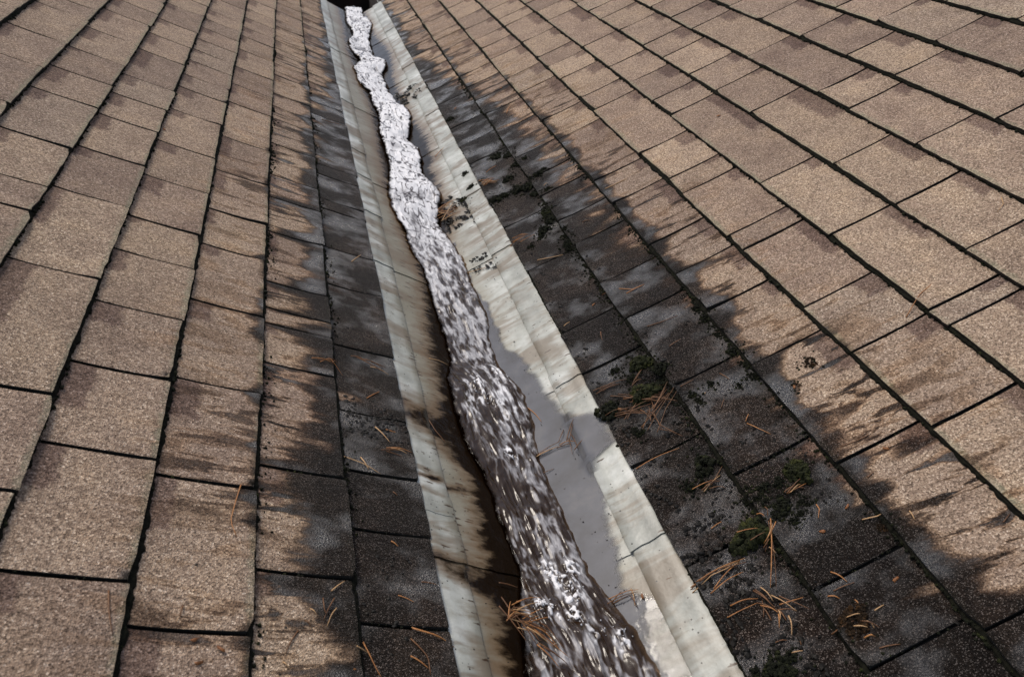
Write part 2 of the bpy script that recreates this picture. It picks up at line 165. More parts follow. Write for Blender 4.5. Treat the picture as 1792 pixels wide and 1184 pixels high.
def mat_shingle():
    t = NT('granule_shingle'); uv = t.uv('slope'); tab = t.uv('tab')
    sx = t.n('SeparateXYZ', {'Vector': tab}); uu, vv = sx.outputs[0], sx.outputs[1]
    g, gd = t.vorn(uv, 400.0)
    g2, gd2 = t.vorn(uv, 900.0)
    gm = t.math('ADD', t.math('MULTIPLY', g, .66), t.math('MULTIPLY', g2, .34))
    base = t.ramp(gm, [(0.08, (.080, .062, .051)), (.28, (.192, .150, .120)), (.5, (.290, .230, .183)), (.72, (.380, .308, .246)), (.88, (.53, .45, .375)), (1, (.86, .80, .72))])
    rnd = t.n('ObjectInfo').outputs['Random']
    tint = t.ramp(rnd, [(0, (1.0, .97, .93)), (.18, (.74, .68, .67)), (.34, (1.04, .98, .90)), (.5, (.84, .78, .76)), (.66, (1.10, 1.04, .96)), (.82, (.90, .83, .80)), (1, (1.16, 1.10, 1.02))])
    c = t.mix(1.0, base, tint, 'MULTIPLY')
    mot = t.noise(uv, 11.0, 4, .6)
    c = t.mix(1.0, c, t.ramp(mot, [(.3, (.80, .76, .75)), (.5, (1, .98, .96)), (.72, (1.16, 1.12, 1.04))]), 'MULTIPLY')
    # purple-grey blend drop at the head of a tab
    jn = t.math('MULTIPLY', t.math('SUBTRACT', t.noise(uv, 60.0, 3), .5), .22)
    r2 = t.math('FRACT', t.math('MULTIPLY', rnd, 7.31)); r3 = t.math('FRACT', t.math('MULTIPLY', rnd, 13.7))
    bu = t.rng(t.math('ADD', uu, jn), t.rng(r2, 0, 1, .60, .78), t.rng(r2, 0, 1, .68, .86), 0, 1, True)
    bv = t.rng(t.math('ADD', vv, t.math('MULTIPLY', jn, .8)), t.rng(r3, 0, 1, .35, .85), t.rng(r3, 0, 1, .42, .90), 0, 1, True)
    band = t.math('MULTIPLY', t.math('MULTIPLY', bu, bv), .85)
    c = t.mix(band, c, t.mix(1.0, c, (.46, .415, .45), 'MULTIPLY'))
    lich = t.math('MULTIPLY', t.rng(t.math('ADD', uu, t.math('MULTIPLY', t.math('SUBTRACT', t.noise(uv, 70.0, 3), .5), .12)), .015, .075, .42, 0, True), t.rng(mot, .35, .6, .2, 1))
    c = t.mix(lich, c, (.20, .225, .15))
    # wet run-off stain: soaked ground by the valley, streaks running down the tabs above it
    off = t.n('CombineXYZ', {'X': t.math('MULTIPLY', rnd, 91.0), 'Y': t.math('MULTIPLY', rnd, 37.0)}).outputs[0]
    uvo = t.n('VectorMath', {0: uv, 1: off}, operation='ADD').outputs[0]
    st = t.noise(t.map(uvo, (4.5, 15.0, 1.0)), 1.0, 3, .5, .6)
    sn = t.noise(t.map(uvo, (6.0, 33.0, 1.0)), 1.0, 4, .6, .9)
    fn = t.noise(uv, 22.0, 4, .6)
    w = t.math('ADD', t.attr('wet'), t.math('MULTIPLY', t.math('SUBTRACT', st, .5), 3.4))
    w = t.math('ADD', w, t.math('MULTIPLY', t.math('SUBTRACT', sn, .5), 1.9))
    w = t.math('ADD', w, t.math('MULTIPLY', t.math('SUBTRACT', fn, .5), .7))
    w = t.math('ADD', w, t.math('MULTIPLY', t.math('SUBTRACT', t.noise(uv, 4.5, 2, .5), .5), 3.0))
    wet0 = t.rng(w, -.35, .85, 0, 1, True)
    stk = t.math('MAXIMUM', t.rng(t.math('ADD', sn, t.math('MULTIPLY', t.math('SUBTRACT', fn, .5), .3)), .505, .62, 0, 1.0, True), t.rng(st, .56, .68, 0, .85, True))
    stk = t.math('MULTIPLY', stk, t.attr('reach'))
    wet = t.math('MAXIMUM', wet0, stk)
    c = t.mix(1.0, c, t.ramp(wet, [(0, (1, 1, 1)), (.2, (.80, .75, .69)), (.45, (.34, .305, .28)), (.75, (.085, .072, .065)), (1, (.027, .025, .025))]), 'MULTIPLY')
    patch = t.noise(uv, 5.5, 3, .55)
    c = t.mix(t.math('MULTIPLY', t.math('MULTIPLY', wet, t.math('GREATER_THAN', g2, .90)), .34), c, (.22, .195, .18))  # sparkle of wet granules painted in as pale specks
    c = t.mix(t.math('MULTIPLY', wet, t.rng(patch, .42, .66, 0, 1, True)), c, t.mix(1.0, c, (1.9, 1.75, 1.65), 'MULTIPLY'))
    h = t.math('ADD', t.math('MULTIPLY', gd, -1.0), t.math('MULTIPLY', gd2, -.5))
    gl = t.noise(t.map(uvo, (7.0, 9.0, 1.0)), 1.0, 3, .6)
    gloss = t.math('MULTIPLY', t.rng(gl, .47, .66, 0, 1, True), t.rng(wet, .45, 1, 0, 1))
    rough = t.math('SUBTRACT', t.rng(wet, .3, 1, .88, .55), t.math('MULTIPLY', gloss, .33))
    return t.set(color=c, rough=rough, spec=t.math('ADD', .06, t.math('MULTIPLY', gloss, 1.0)), normal=t.bump(h, t.rng(wet, 0, 1, .95, .9), .0020))
SHEEN = .06
def mat_edge():
    t = NT('asphalt_edge'); uv = t.n('TexCoord').outputs['Object']
    return t.set(color=t.ramp(t.noise(uv, 90.0, 3), [(.3, (.006, .006, .005)), (.7, (.022, .021, .018))]), rough=.9)
def mat_plain(name, c1, c2, scale, rough, spec=.4):
    t = NT(name); uv = t.n('TexCoord').outputs['Object']
    return t.set(color=t.ramp(t.noise(uv, scale, 3), [(.3, c1), (.7, c2)]), rough=rough, spec=spec)
def mat_moss(name, a, b, c):
    t = NT(name); uv = t.n('TexCoord').outputs['Object']
    f = t.math('ADD', t.math('MULTIPLY', t.noise(uv, 45.0, 2), .6), t.math('MULTIPLY', t.noise(uv, 320.0, 2), .5))
    return t.set(color=t.ramp(f, [(.35, a), (.58, b), (.8, c)]), rough=.9, spec=.2)
def mat_flashing():
    t = NT('weathered_galvanised_sheet'); uv = t.uv('slope')
    n1 = t.noise(uv, 9.0, 5, .6); n2 = t.noise(t.map(uv, (9, 30, 1)), 1.0, 5, .62, .4); n3 = t.noise(uv, 160.0, 3)
    c = t.ramp(n1, [(.30, (.17, .175, .155)), (.5, (.32, .33, .30)), (.68, (.50, .515, .495))])
    tan = t.attr('tan')
    c = t.mix(t.rng(t.math('ADD', tan, t.math('MULTIPLY', t.math('SUBTRACT', n2, .5), 1.6)), 0, 1, 0, .85, True), c, (.18, .162, .115))
    c = t.mix(t.rng(n2, .52, .68, 0, .75, True), c, (.15, .125, .09))
    c = t.mix(t.rng(n3, .62, .75, 0, .35), c, (.16, .14, .11))
    wash = t.noise(t.map(uv, (3.0, 11.0, 1)), 1.0, 4, .6, .5)
    c = t.mix(t.rng(wash, .49, .62, 0, .8, True), c, (.14, .108, .072))
    # short dark dribbles running to the valley line
    pres, vd = t.vorn(t.map(uv, (26, 120, 1)), 1.0)
    dash = t.math('MULTIPLY', t.rng(t.math('ADD', vd, t.math('MULTIPLY', t.math('SUBTRACT', n3, .5), .3)), .18, .30, 1, 0, True), t.math('GREATER_THAN', pres, t.rng(t.attr('dash'), 0, 1, 1.01, .62)))
    c = t.mix(dash, c, (.045, .025, .012))
    # scratches and grit
    gr, gdd = t.vorn(uv, 190.0)
    grit = t.math('MULTIPLY', t.rng(gdd, .22, .34, 1, 0), t.math('GREATER_THAN', gr, .955))
    c = t.mix(grit, c, (.02, .018, .014))
    # brown tannin sludge, with the wet pan's dark reflection painted in
    sl = t.math('ADD', t.attr('sludge_reflect'), t.math('MULTIPLY', t.math('SUBTRACT', n2, .5), 2.6))
    sl = t.math('ADD', sl, t.math('MULTIPLY', t.math('SUBTRACT', t.noise(t.map(uv, (35, 80, 1)), 1.0, 3, .6), .5), 1.5))
    sm = t.rng(sl, -.45, .55, 0, 1, True)
    c = t.mix(t.rng(sl, -1.6, 0, 0, .85, True), c, (.115, .070, .032))
    c = t.mix(sm, c, (.0075, .0042, .0022))
    h = t.math('ADD', t.noise(uv, 22.0, 3), t.math('MULTIPLY', n3, .12))
    return t.set(color=c, rough=t.rng(sm, 0, 1, .42, .16), spec=t.rng(sm, 0, 1, .5, .10), normal=t.bump(h, .35, .006))
def mat_water():
    t = NT('running_water'); uv = t.uv('slope')
    foam_reflect = t.attr('foam_reflect')
    f1 = t.noise(t.map(uv, (170, 60, 1)), 1.0, 3, .55, 1.2)
    f = t.math('ADD', foam_reflect, t.math('MULTIPLY', t.math('SUBTRACT', f1, .5), .38))
    fm = t.rng(f, 0, 1.0, 0, 1)
    c = t.ramp(fm, [(0.24, (.020, .0100, .0042)), (.40, (.036, .022, .013)), (.56, (.10, .090, .089)), (.74, (.20, .19, .196)), (.88, (.42, .415, .425)), (1, (.66, .655, .67))])  # grey and white stops carry sky reflection as well as foam
    t.set(color=c, rough=t.rng(fm, .4, .95, .13, .5), ior=t.rng(fm, .4, .95, 1.42, 1.33), normal=t.bump(f1, .10, .003))
    # the stream thins to nothing at its margins
    al = t.rng(t.math('ADD', t.attr('depth'), t.math('MULTIPLY', t.math('SUBTRACT', t.noise(t.map(uv, (60, 30, 1)), 1.0, 3, .6), .5), 1.3)), .15, .85, 0, 1, True)
    mx = t.n('MixShader', {0: al}); tr = t.n('BsdfTransparent', {'Color': (.55, .45, .36, 1)})
    t.t.links.new(tr.outputs[0], mx.inputs[1]); t.t.links.new(t.b.outputs[0], mx.inputs[2])
    t.t.links.new(mx.outputs[0], t.t.nodes['Material Output'].inputs[0]); return t.m
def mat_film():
    t = NT('shallow_water_sky_tint'); uv = t.uv('slope')
    c = t.ramp(t.noise(uv, 12.0, 4, .6), [(.3, (.070, .068, .070)), (.55, (.100, .101, .112)), (.75, (.150, .144, .142))])  # grey sky reflection painted into the base colour
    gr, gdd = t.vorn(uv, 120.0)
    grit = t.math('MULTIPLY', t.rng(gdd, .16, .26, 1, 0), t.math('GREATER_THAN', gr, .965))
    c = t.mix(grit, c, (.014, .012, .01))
    nt = t.t
    h = t.noise(uv, 40.0, 2)
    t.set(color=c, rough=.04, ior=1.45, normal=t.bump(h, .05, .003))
    tr = t.n('BsdfTransparent'); mx = t.n('MixShader', {0: t.rng(t.math('ADD', t.attr('cover'), t.math('MULTIPLY', t.math('SUBTRACT', t.noise(t.map(uv, (20, 45, 1)), 1.0, 4, .6), .5), 1.3)), .0, 1.0, 0, .86, True)})
    nt.links.new(tr.outputs[0], mx.inputs[1]); nt.links.new(t.b.outputs[0], mx.inputs[2])
    nt.links.new(mx.outputs[0], nt.nodes['Material Output'].inputs[0]); return t.m
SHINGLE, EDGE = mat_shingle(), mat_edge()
sb = SHINGLE.node_tree.nodes['Principled BSDF']; sb.inputs['Sheen Weight'].default_value = SHEEN; sb.inputs['Sheen Roughness'].default_value = .45; sb.inputs['Sheen Tint'].default_value = (1, .93, .84, 1)
FELT = mat_plain('roofing_felt', (.006, .006, .005), (.016, .015, .013), 40.0, .9)
FLASH = mat_flashing()
MOSS_DARK = mat_moss('dark_moss', (.002, .0023, .0012), (.006, .0072, .0022), (.030, .034, .008))
MOSS_GREEN = mat_moss('olive_moss', (.003, .0036, .0012), (.013, .0155, .004), (.065, .066, .014))
MOSS_RED = mat_moss('reddish_dead_moss', (.004, .003, .0015), (.018, .010, .004), (.08, .036, .010))
NEEDLES = [mat_plain('pine_needle_%s' % n, a, b, 60.0, .55) for n, a, b in (('orange', (.22, .085, .025), (.38, .17, .055)), ('tan', (.33, .19, .085), (.46, .29, .15)), ('brown', (.07, .030, .012), (.16, .07, .025)))]
LEAF = mat_plain('dead_leaf', (.10, .035, .012), (.30, .12, .035), 60.0, .6)
LITTER = mat_plain('wet_black_litter', (.002, .0018, .0015), (.009, .007, .005), 70.0, .5, .15)
GRIME_SHADE = mat_plain('joint_dirt_and_shade', (.003, .003, .002), (.011, .011, .007), 120.0, .95, .1)  # dirt, with the shadow under the shingle edges put into its black
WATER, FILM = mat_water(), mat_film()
DARKMETAL = mat_plain('dark_rusty_metal', (.006, .003, .002), (.025, .010, .006), 12.0, .8)

# ------------------------------------------------------------------ roof slopes with their shingles
def bounds(s): return LB if s < 0 else RB
def shingle_top(uu): return .0042 + .0115 * np.clip(1 - uu, 0, 1) ** 1.5
def surface_h(su):
    u = abs(su); b = bounds(su)
    if u < b[0]: return .004
    for k in range(len(b) - 1):
        if u < b[k + 1]: return float(shingle_top((u - b[k]) / (b[k + 1] - b[k])))
    return .01
WET_R = interp([(-1, .60), (.5, .58), (.9, .545), (1.4, .52), (2.0, .50), (2.6, .475), (3.0, .43), (3.5, .35), (4.2, .27), (6, .24)])
WET_L = interp([(-1, .49), (.6, .50), (1.1, .505), (1.6, .485), (2.2, .465), (2.8, .43), (3.2, .38), (3.7, .33), (4.5, .285), (6, .275)])
def wet_field(s, u, v, uu, vv, seed):
    edge = WET_R(v) if s > 0 else WET_L(v)
    e = (edge - u) / .085
    r = random.Random(seed).random()
    low = sstep(.35, .0, uu) * .75                          # water lingers along the butt edge
    joint = np.maximum(sstep(.22, .0, 1 - vv), sstep(.10, .0, vv)) * .45
    dry = np.exp(-(((uu - .60) / .33) ** 2 + ((vv - (.35 + .3 * r)) / .30) ** 2)) * (.9 + .7 * r)
    near = np.exp(-((e + .35) / 1.0) ** 2)
    out = e + near * (low + joint - dry) + (r - .5) * .5
    reach = sstep(-3.4, -.3, e) * (.6 + .4 * sstep(.1, .75, uu)) * (.45 + .55 * sstep(.2, .7, r + .25 * np.sin(vv * 5 + r * 20)))
    return np.clip(out, -3, 3), reach
SKEW = {-1: -.03, 1: .06}
UUS = np.array([0, .03, .14, .3, .5, .7, .86, 1.0, 1.13])
def shingle_geo(s, k, va, vb, seed):
    b = bounds(s); w = b[k + 1] - b[k]; rr = random.Random(seed)
    gap = .0062
    nv = max(6, min(14, int((vb - va) / .022)))
    vvs = np.concatenate([[0, .02], np.linspace(.08, .92, nv), [.98, 1]])
    UU, VV = np.meshgrid(UUS, vvs, indexing='ij')
    wob = .0022 * (fbm(UU * 3 + seed, VV * 0 + .5, 3, 2) - .5)
    va2 = va + gap / 2; vb2 = vb - gap / 2
    v = va2 + (vb2 - va2) * VV + SKEW[s] * (UU - .5) * w + wob + rr.uniform(-.001, .001)
    u = b[k] + w * UU
    low = rr.uniform(-.003, .003)
    u = u + (UU < .02) * (low + .0035 * (fbm(VV * (vb - va) * 90, VV * 0 + seed * .37, 5, 2) - .5)) + (UU < .02) * rr.uniform(-.003, .003) * (VV - .5)
    h = shingle_top(UU) - np.clip(UU - 1, 0, 1) * .02
    h = h + .0026 * (fbm(UU * 2.0 + seed * 1.7, v * 12, 9, 2) - .5) * np.clip(1.15 - UU, 0, 1) + rr.uniform(-.0008, .0012) * np.clip(1 - UU, 0, 1)
    if rr.random() < .35:
        cv = rr.choice((0, 1)); h = h + rr.uniform(.0015, .0045) * np.exp(-((UU / .22) ** 2 + ((VV - cv) * (vb - va) / .035) ** 2))
    if rr.random() < .30:
        cv = rr.choice((0, 1)); u = u + (UU < .02) * rr.uniform(.004, .010) * np.exp(-((VV - cv) * (vb - va) / .012) ** 2)
    h = h - (UU < .02) * .0012 - ((VV < .01) | (VV > .99)) * .0009
    top = np.concatenate([Pn(s, u, v, h).reshape(-1, 3)])
    nu_, nv_ = UU.shape
    idx = np.arange(nu_ * nv_).reshape(nu_, nv_)
    faces = []; mi = []
    for i in range(nu_ - 1):
        for j in range(nv_ - 1):
            q = (idx[i, j], idx[i + 1, j], idx[i + 1, j + 1], idx[i, j + 1])
            faces.append(q if s < 0 else q[::-1]); mi.append(0)
    rim = list(idx[0, :]) + list(idx[1:, -1]) + list(idx[-1, -2::-1]) + list(idx[-2:0:-1, 0])
    n0 = len(top); m = len(rim)
    hu = np.clip(np.where(UU < 1, .0045 * (1 - UU), 0) + .0003, 0, 1)
    hu = np.minimum(hu, h - .001)
    und = Pn(s, u, v, hu).reshape(-1, 3)[rim]
    verts = np.concatenate([top, top[rim], und])
    for i in range(m):
        a, c = n0 + i, n0 + (i + 1) % m
        q = (a, c, c + m, a + m); faces.append(q if s > 0 else q[::-1]); mi.append(1)
    faces.append(tuple(n0 + m + i for i in (range(m) if s > 0 else range(m - 1, -1, -1)))); mi.append(1)
    wet, reach = wet_field(s, u, v, UU, VV, seed); wet = np.stack([wet, reach], -1).reshape(-1, 2)
    sl = np.stack([s * u, v], -1).reshape(-1, 2); tb = np.stack([UU, VV], -1).reshape(-1, 2)
    z = lambda a: np.concatenate([a, a[rim], a[rim]])
    return verts, faces, mi, z(sl), z(tb), z(wet)
def course_joints(s, k):
    js = list(JOINTS[s].get(k, [])); rr = random.Random(100 + k * 7 + s)
    if not js: js = [1.0 + rr.random() * .2]
    first = js[0]
    x = first - rr.uniform(.24, .33)
    lo = []
    while x > -.5: lo.append(x); x -= rr.uniform(.16, .26)
    lo.append(x)
    x = js[-1] + rr.uniform(.17, .24); hi = []
    while x < 8.2: hi.append(x); x += rr.uniform(.15, .24)
    hi.append(x)
    return lo[::-1] + js + hi, js[0], js[-1]
V_END, V_BOX = 5.48, 6.3
for s in (-1, 1):
    b = bounds(s)
    dv = [P(s * .02, -.6, -.004), P(s * b[-1], -.6, -.004), P(s * b[-1], 8.3, -.004), P(s * .24 if s < 0 else .2, 8.3, -.004)]
    us = (.0, b[-1]); q = []
    ins = b[0] - .02
    for (u0, u1, v0, v1) in ((0, ins, -.6, V_END + .02), (0, ins, V_BOX, 8.3), (ins, b[-1], -.6, 8.3)):
        q.append([P(s * u, v, hh) for hh in (-.004, -.022) for (u, v) in ((u0 if u0 else 1e-4, v0), (u1, v0), (u1, v1), (u0 if u0 else 1e-4, v1))])
    verts = [p for g in q for p in g]; faces = []
    for i in range(3):
        o = 8 * i
        faces += [(o, o + 1, o + 2, o + 3), (o + 7, o + 6, o + 5, o + 4), (o, o + 4, o + 5, o + 1), (o + 1, o + 5, o + 6, o + 2), (o + 2, o + 6, o + 7, o + 3), (o + 3, o + 7, o + 4, o)]
    deck = link('roof_slope', mesh_from('roof_slope', verts, faces, [FELT], smooth=False))
    tag(deck, 'brown asphalt shingle roof slope on the %s of the metal valley' % ('left' if s < 0 else 'right'), 'roof', 'roof slopes')
    rest = []
    cands = []
    for k in range(len(b) - 1):
        js, vmin, vmax = course_joints(s, k)
        for i in range(len(js) - 1):
            va, vb = js[i], js[i + 1]
            seed = 1000 * (k + 1) + i * 3 + (0 if s < 0 else 500000)
            seen = va < vmax + .7 and vb > .2 and k < len(JOINTS[s]) + 1
            (cands if seen else rest).append((s, k, va, vb, seed))
    cands.sort(key=lambda c: c[2])
    rest += cands[300:]
    for c in cands[:300]:
        vts, fcs, mi, sl, tb, wt = shingle_geo(*c)
        ce = vts.mean(0)
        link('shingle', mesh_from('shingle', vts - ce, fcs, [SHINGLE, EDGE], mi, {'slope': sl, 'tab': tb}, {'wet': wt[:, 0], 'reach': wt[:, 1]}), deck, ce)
    V, F, MI, SL, TB, WT = [], [], [], [], [], []; off = 0
    for c in rest:
        vts, fcs, mi, sl, tb, wt = shingle_geo(*c)
        V.append(vts); F += [tuple(i + off for i in f) for f in fcs]; MI += mi; SL.append(sl); TB.append(tb); WT.append(wt); off += len(vts)
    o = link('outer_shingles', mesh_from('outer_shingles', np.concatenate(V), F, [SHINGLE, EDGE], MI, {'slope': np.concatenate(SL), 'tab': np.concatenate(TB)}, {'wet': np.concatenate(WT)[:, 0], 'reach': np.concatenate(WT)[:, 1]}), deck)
    o['kind'] = 'stuff'
    print('slope', s, 'shingles', min(len(cands), 300), 'rest', len(rest))

# ------------------------------------------------------------------ metal valley flashing: lapped panels and raised hems
SLUDGE_REFLECT = interp([(-1, .16), (.6, .165), (.7, .163), (.8, .160), (.94, .140), (1.03, .142), (1.1, .168), (1.22, .163), (1.35, .150), (1.5, .145), (1.8, .108), (2.05, .125), (2.4, .145), (3, .12), (3.4, .11), (4.2, .145), (5, .13), (9, .13)])
BANDS = [(1.205, .010), (1.165, .020), (.80, .016), (1.00, .006)]
flashing = bpy.data.objects.new('valley_flashing', None); col.objects.link(flashing); flashing.matrix_world = TILT
flashing.empty_display_size = .1
tag(flashing, 'pale weathered metal valley flashing with tea-brown stains between the two roof slopes', 'flashing')
def sheet(name, s, us, hs, va, vb, va_lift, thick, nv, kindcol):
    """one lapped sheet: profile us/hs swept from va to vb, its lower end lifted over the sheet below"""
    us = np.asarray(us, float); hs = np.asarray(hs, float)
    vv = np.linspace(va, vb, nv)
    UU, VV = np.meshgrid(us, vv, indexing='ij')
    H = np.repeat(hs[:, None], nv, 1) + va_lift * np.clip(1 - (VV - va) / .30, 0, 1) + .0018 * (fbm(VV * 7 + us[:, None] * 3, UU * 8, 21, 2) - .5)
    UUj = UU.copy()
    rag = .0020 * (fbm(VV * 60, VV * 0 + 3.3, 31, 2) - .5) + .004 * (fbm(VV * 6, VV * 0 + 8.3, 33, 2) - .5)
    if kindcol == 'hem': UUj = UUj + rag
    VVj = VV + (.004 * (fbm(UU * 60, UU * 0 + va, 41, 2) - .5)) * (np.abs(VV - va) < 1e-6)
    a = Pn(s, UUj, VVj, H).reshape(-1, 3); bb = Pn(s, UUj, VVj, H - thick).reshape(-1, 3)
    n, m = UU.shape; idx = np.arange(n * m).reshape(n, m); N = n * m; faces = []
    for i in range(n - 1):
        for j in range(m - 1):
            q = (idx[i, j], idx[i + 1, j], idx[i + 1, j + 1], idx[i, j + 1])
            faces.append(q if s > 0 else q[::-1]); faces.append(tuple(x + N for x in (q[::-1] if s > 0 else q)))
    rim = list(idx[0, :]) + list(idx[1:, -1]) + list(idx[-1, -2::-1]) + list(idx[-2:0:-1, 0])
    M2 = 2 * N; mm = len(rim)
    verts = np.concatenate([a, bb, a[rim], bb[rim]])
    for i in range(mm):
        p, q = M2 + i, M2 + (i + 1) % mm
        f = (p, q, q + mm, p + mm); faces.append(f[::-1] if s > 0 else f)
    sl = np.stack([s * UU, VV], -1).reshape(-1, 2)
    if s < 0:
        sludge_reflect = (SLUDGE_REFLECT(VV) - UU) / .030
        for v0, wd in BANDS:
            sludge_reflect = np.maximum(sludge_reflect, 1.5 - np.abs(VV - v0 + (.255 - UU) * .25) / wd - np.clip((UU - .18) / .08, 0, 1) * 1.1)
        tan = (.235 - UU) / .05
        dash = np.clip((.25 - UU) / .03, 0, 1)
    else:
        sludge_reflect = (.085 - UU) / .035 - .5 + 1.2 * np.exp(-((VV - 4.3) / .35) ** 2) + 1.0 * np.exp(-((VV - 2.95) / .25) ** 2) - 2.6 * sstep(2.3, 1.9, VV)
        tan = (.10 - UU) / .08 + .25 + .6 * sstep(1.0, .7, VV)
        dash = np.full_like(UU, .25)
    z = lambda x: np.concatenate([x, x, x[rim], x[rim]])
    me = mesh_from(name, verts, faces, [FLASH], None, {'slope': z(sl)}, {'sludge_reflect': z(np.clip(sludge_reflect, -3, 3).ravel()), 'tan': z(np.clip(tan, -2, 2).ravel()), 'dash': z(dash.ravel())})
    return link(name, me, flashing)
SEAMS_L = [-.5, .345, .812, 1.796, 2.405, 3.225, 4.15, V_END]
SEAMS_R = [-.5, .30, .808, 1.268, 1.890, 2.80, 3.75, 4.6, V_END]
HEM_L = [-.5, .36, .806, .905, 1.795, 2.115, 2.404, 2.637, 3.222, 4.1, V_END]
HEM_R = [-.5, .28, .807, 1.266, 1.893, 2.30, 3.15, 3.9, 4.7, V_END]
for s, seams, hems, inner in ((-1, SEAMS_L, HEM_L, .198), (1, SEAMS_R, HEM_R, .130)):
    edge = bounds(s)[0]
    for seg in (seams, [V_BOX + .02, 7.2, 8.25]):
        for a, c in zip(seg[:-1], seg[1:]):
            sheet('flashing_panel', s, np.linspace(.0015, edge + .05, 24), np.full(24, .0012), a, c + (.06 if c < V_END else 0), .0022, .001, max(8, int((c - a) / .02)), 'pan')
    for seg in (hems, [V_BOX + .02, 7.3, 8.25]):
        for i, (a, c) in enumerate(zip(seg[:-1], seg[1:])):
            j = .0025 * math.sin(i * 2.3)
            us = [inner + j, inner + j + .003, inner + .02, (inner + edge) / 2, edge - .022, edge - .010, edge - .003, edge + .012]
            hs = [.0050, .0072, .0076, .0078, .0086, .0100, .0085, .0045]
            sheet('flashing_hem', s, us, hs, a + .001, c + (.05 if c < V_END else 0), .0026, .0016, max(8, int((c - a) / .02)), 'hem')

# dark drain box the stream comes out of, at the head of the valley
drain = bpy.data.objects.new('drain_box', None); col.objects.link(drain); drain.matrix_world = TILT @ Matrix.Translation((0, V_END, 0))
tag(drain, 'black rusty drain opening at the head of the valley where the water wells up', 'drain')
def slab(name, pts8, mat, parent):
    f = [(0, 1, 2, 3), (7, 6, 5, 4), (0, 4, 5, 1), (1, 5, 6, 2), (2, 6, 7, 3), (3, 7, 4, 0)]
    return link(name, mesh_from(name, pts8, f, [mat], smooth=False), parent)
def boxpts(x0, x1, y0, y1, z0, z1): return [(x0, y0, z0), (x1, y0, z0), (x1, y1, z0), (x0, y1, z0), (x0, y0, z1), (x1, y0, z1), (x1, y1, z1), (x0, y1, z1)]
XL, XR = -.236 * CP, .176 * CP; DL = V_BOX - V_END
slab('bottom_plate', boxpts(XL, XR, 0.03, DL, -.40, -.39), DARKMETAL, drain)
slab('side_plate', boxpts(XL - .004, XL, 0.03, DL, -.39, .105), DARKMETAL, drain)
slab('side_plate', boxpts(XR, XR + .004, 0.03, DL, -.39, .075), DARKMETAL, drain)
slab('end_plate', boxpts(XL, XR, DL, DL + .004, -.39, -.03), DARKMETAL, drain)
slab('end_plate', boxpts(XL, XR, 0.024, .0299, -.39, -.03), DARKMETAL, drain)

# ------------------------------------------------------------------ the stream
wl_, wr_ = interp(WATER_L), interp(WATER_R)
rows = [.25]
while rows[-1] < V_END + .1: rows.append(rows[-1] + max(.0013, .0021 * rows[-1]))
vr = np.array(rows); NC = 110
T, VV = np.meshgrid(np.linspace(0, 1, NC), vr, indexing='xy')
def smooth1(fn, v, w):
    return sum(fn(v + d * w) for d in (-1, -.5, 0, .5, 1)) / 5
ul = smooth1(wl_, vr, .02) ; ur = smooth1(wr_, vr, .02)
ul = ul + (.006 + .005 * sstep(1.5, 3, vr)) * (fbm(vr * 34, vr * 0 + 1.5, 61, 3) - .5) * 2; ur = ur + (.006 + .006 * sstep(1.5, 3, vr)) * (fbm(vr * 30, vr * 0 + 7.5, 63, 3) - .5) * 2
def xz(su, h): u = np.abs(su); s = np.sign(su); return s * (u * CP - h * SP), u * SP + h * CP
ul = ul - .006; ur = ur + .006
xl, zl = xz(ul, .003); xr, zr = xz(ur, .003)
up = sstep(1.7, 2.5, vr)[:, None]                      # 1 = white broken water upstream
X = xl[:, None] + (xr - xl)[:, None] * T
base = zl[:, None] + (zr - zl)[:, None] * T
win = np.clip(np.minimum(T, 1 - T) / .13, 0, 1); win = np.sqrt(1 - (1 - win) ** 2)
bulge = (.003 + .005 * up) * win
wx = X + .018 * (fbm(X * 18, VV * 9, 70, 2) - .5); wv = VV + .05 * (fbm(X * 16, VV * 8, 71, 2) - .5)
def ridge(x, y, seed, o=2): return 1 - np.abs(2 * fbm(x, y, seed, o) - 1) * 2
ang = .22
sx = wx * math.cos(ang) + wv * math.sin(ang) * .35; sv = wv
lo = .0024 * ridge(sx * 60, sv * 17, 72, 1) + .0050 * (fbm(sx * 30, sv * 9, 73, 2) - .5) * 2 + .0010 * ridge(sx * 130, sv * 40, 77, 1)
hi = .0075 * (fbm(wx * 20, wv * 10, 74, 2) - .5) * 2 + .0024 * ridge(wx * 48, wv * 24, 75, 2) + .0004 * ridge(wx * 110, wv * 60, 76, 2)
wave = lo * (1 - up) + hi * up
chop = np.exp(-((VV - .70) / .10) ** 2)
wave = wave * (1 + .8 * chop)
Z = base + bulge + wave * win
streak = fbm(sx * 105, sv * 30, 81, 2, .5); fine = ridge(sx * 170, sv * 50, 82, 2); broad = fbm(sx * 20, sv * 5, 86, 2)
foam_reflect_lo = .375 + 1.5 * (streak - .5) + .6 * (broad - .5) + .25 * (fine - .4) + .25 * (T - .45) * sstep(1.5, 1.1, VV) + .22 * sstep(1.05, 1.8, VV) - .12 * sstep(.80, .66, VV)  # grey streaks: sky reflection painted as colour, with a little foam
sq = ridge(wx * 62, wv * 24, 83, 2)
foam_reflect_hi = 1.08 - .62 * sstep(.72, .95, sq) - .22 * sstep(.0, -.006, wave) + .5 * (fbm(wx * 30, wv * 14, 84, 2) - .5)  # white foam with sky reflection painted in, troughs and squiggles darkened
mid = sstep(1.2, 2.0, VV)
foam_reflect = np.clip(foam_reflect_lo, -.2, .78) * (1 - up) + foam_reflect_hi * up + .10 * mid * (1 - up)
spn = fbm(wx * 190, wv * 120, 85, 2)
foam_reflect = foam_reflect + .22 * np.exp(-((VV - 1.28) / .12) ** 2) * (fine - .1)
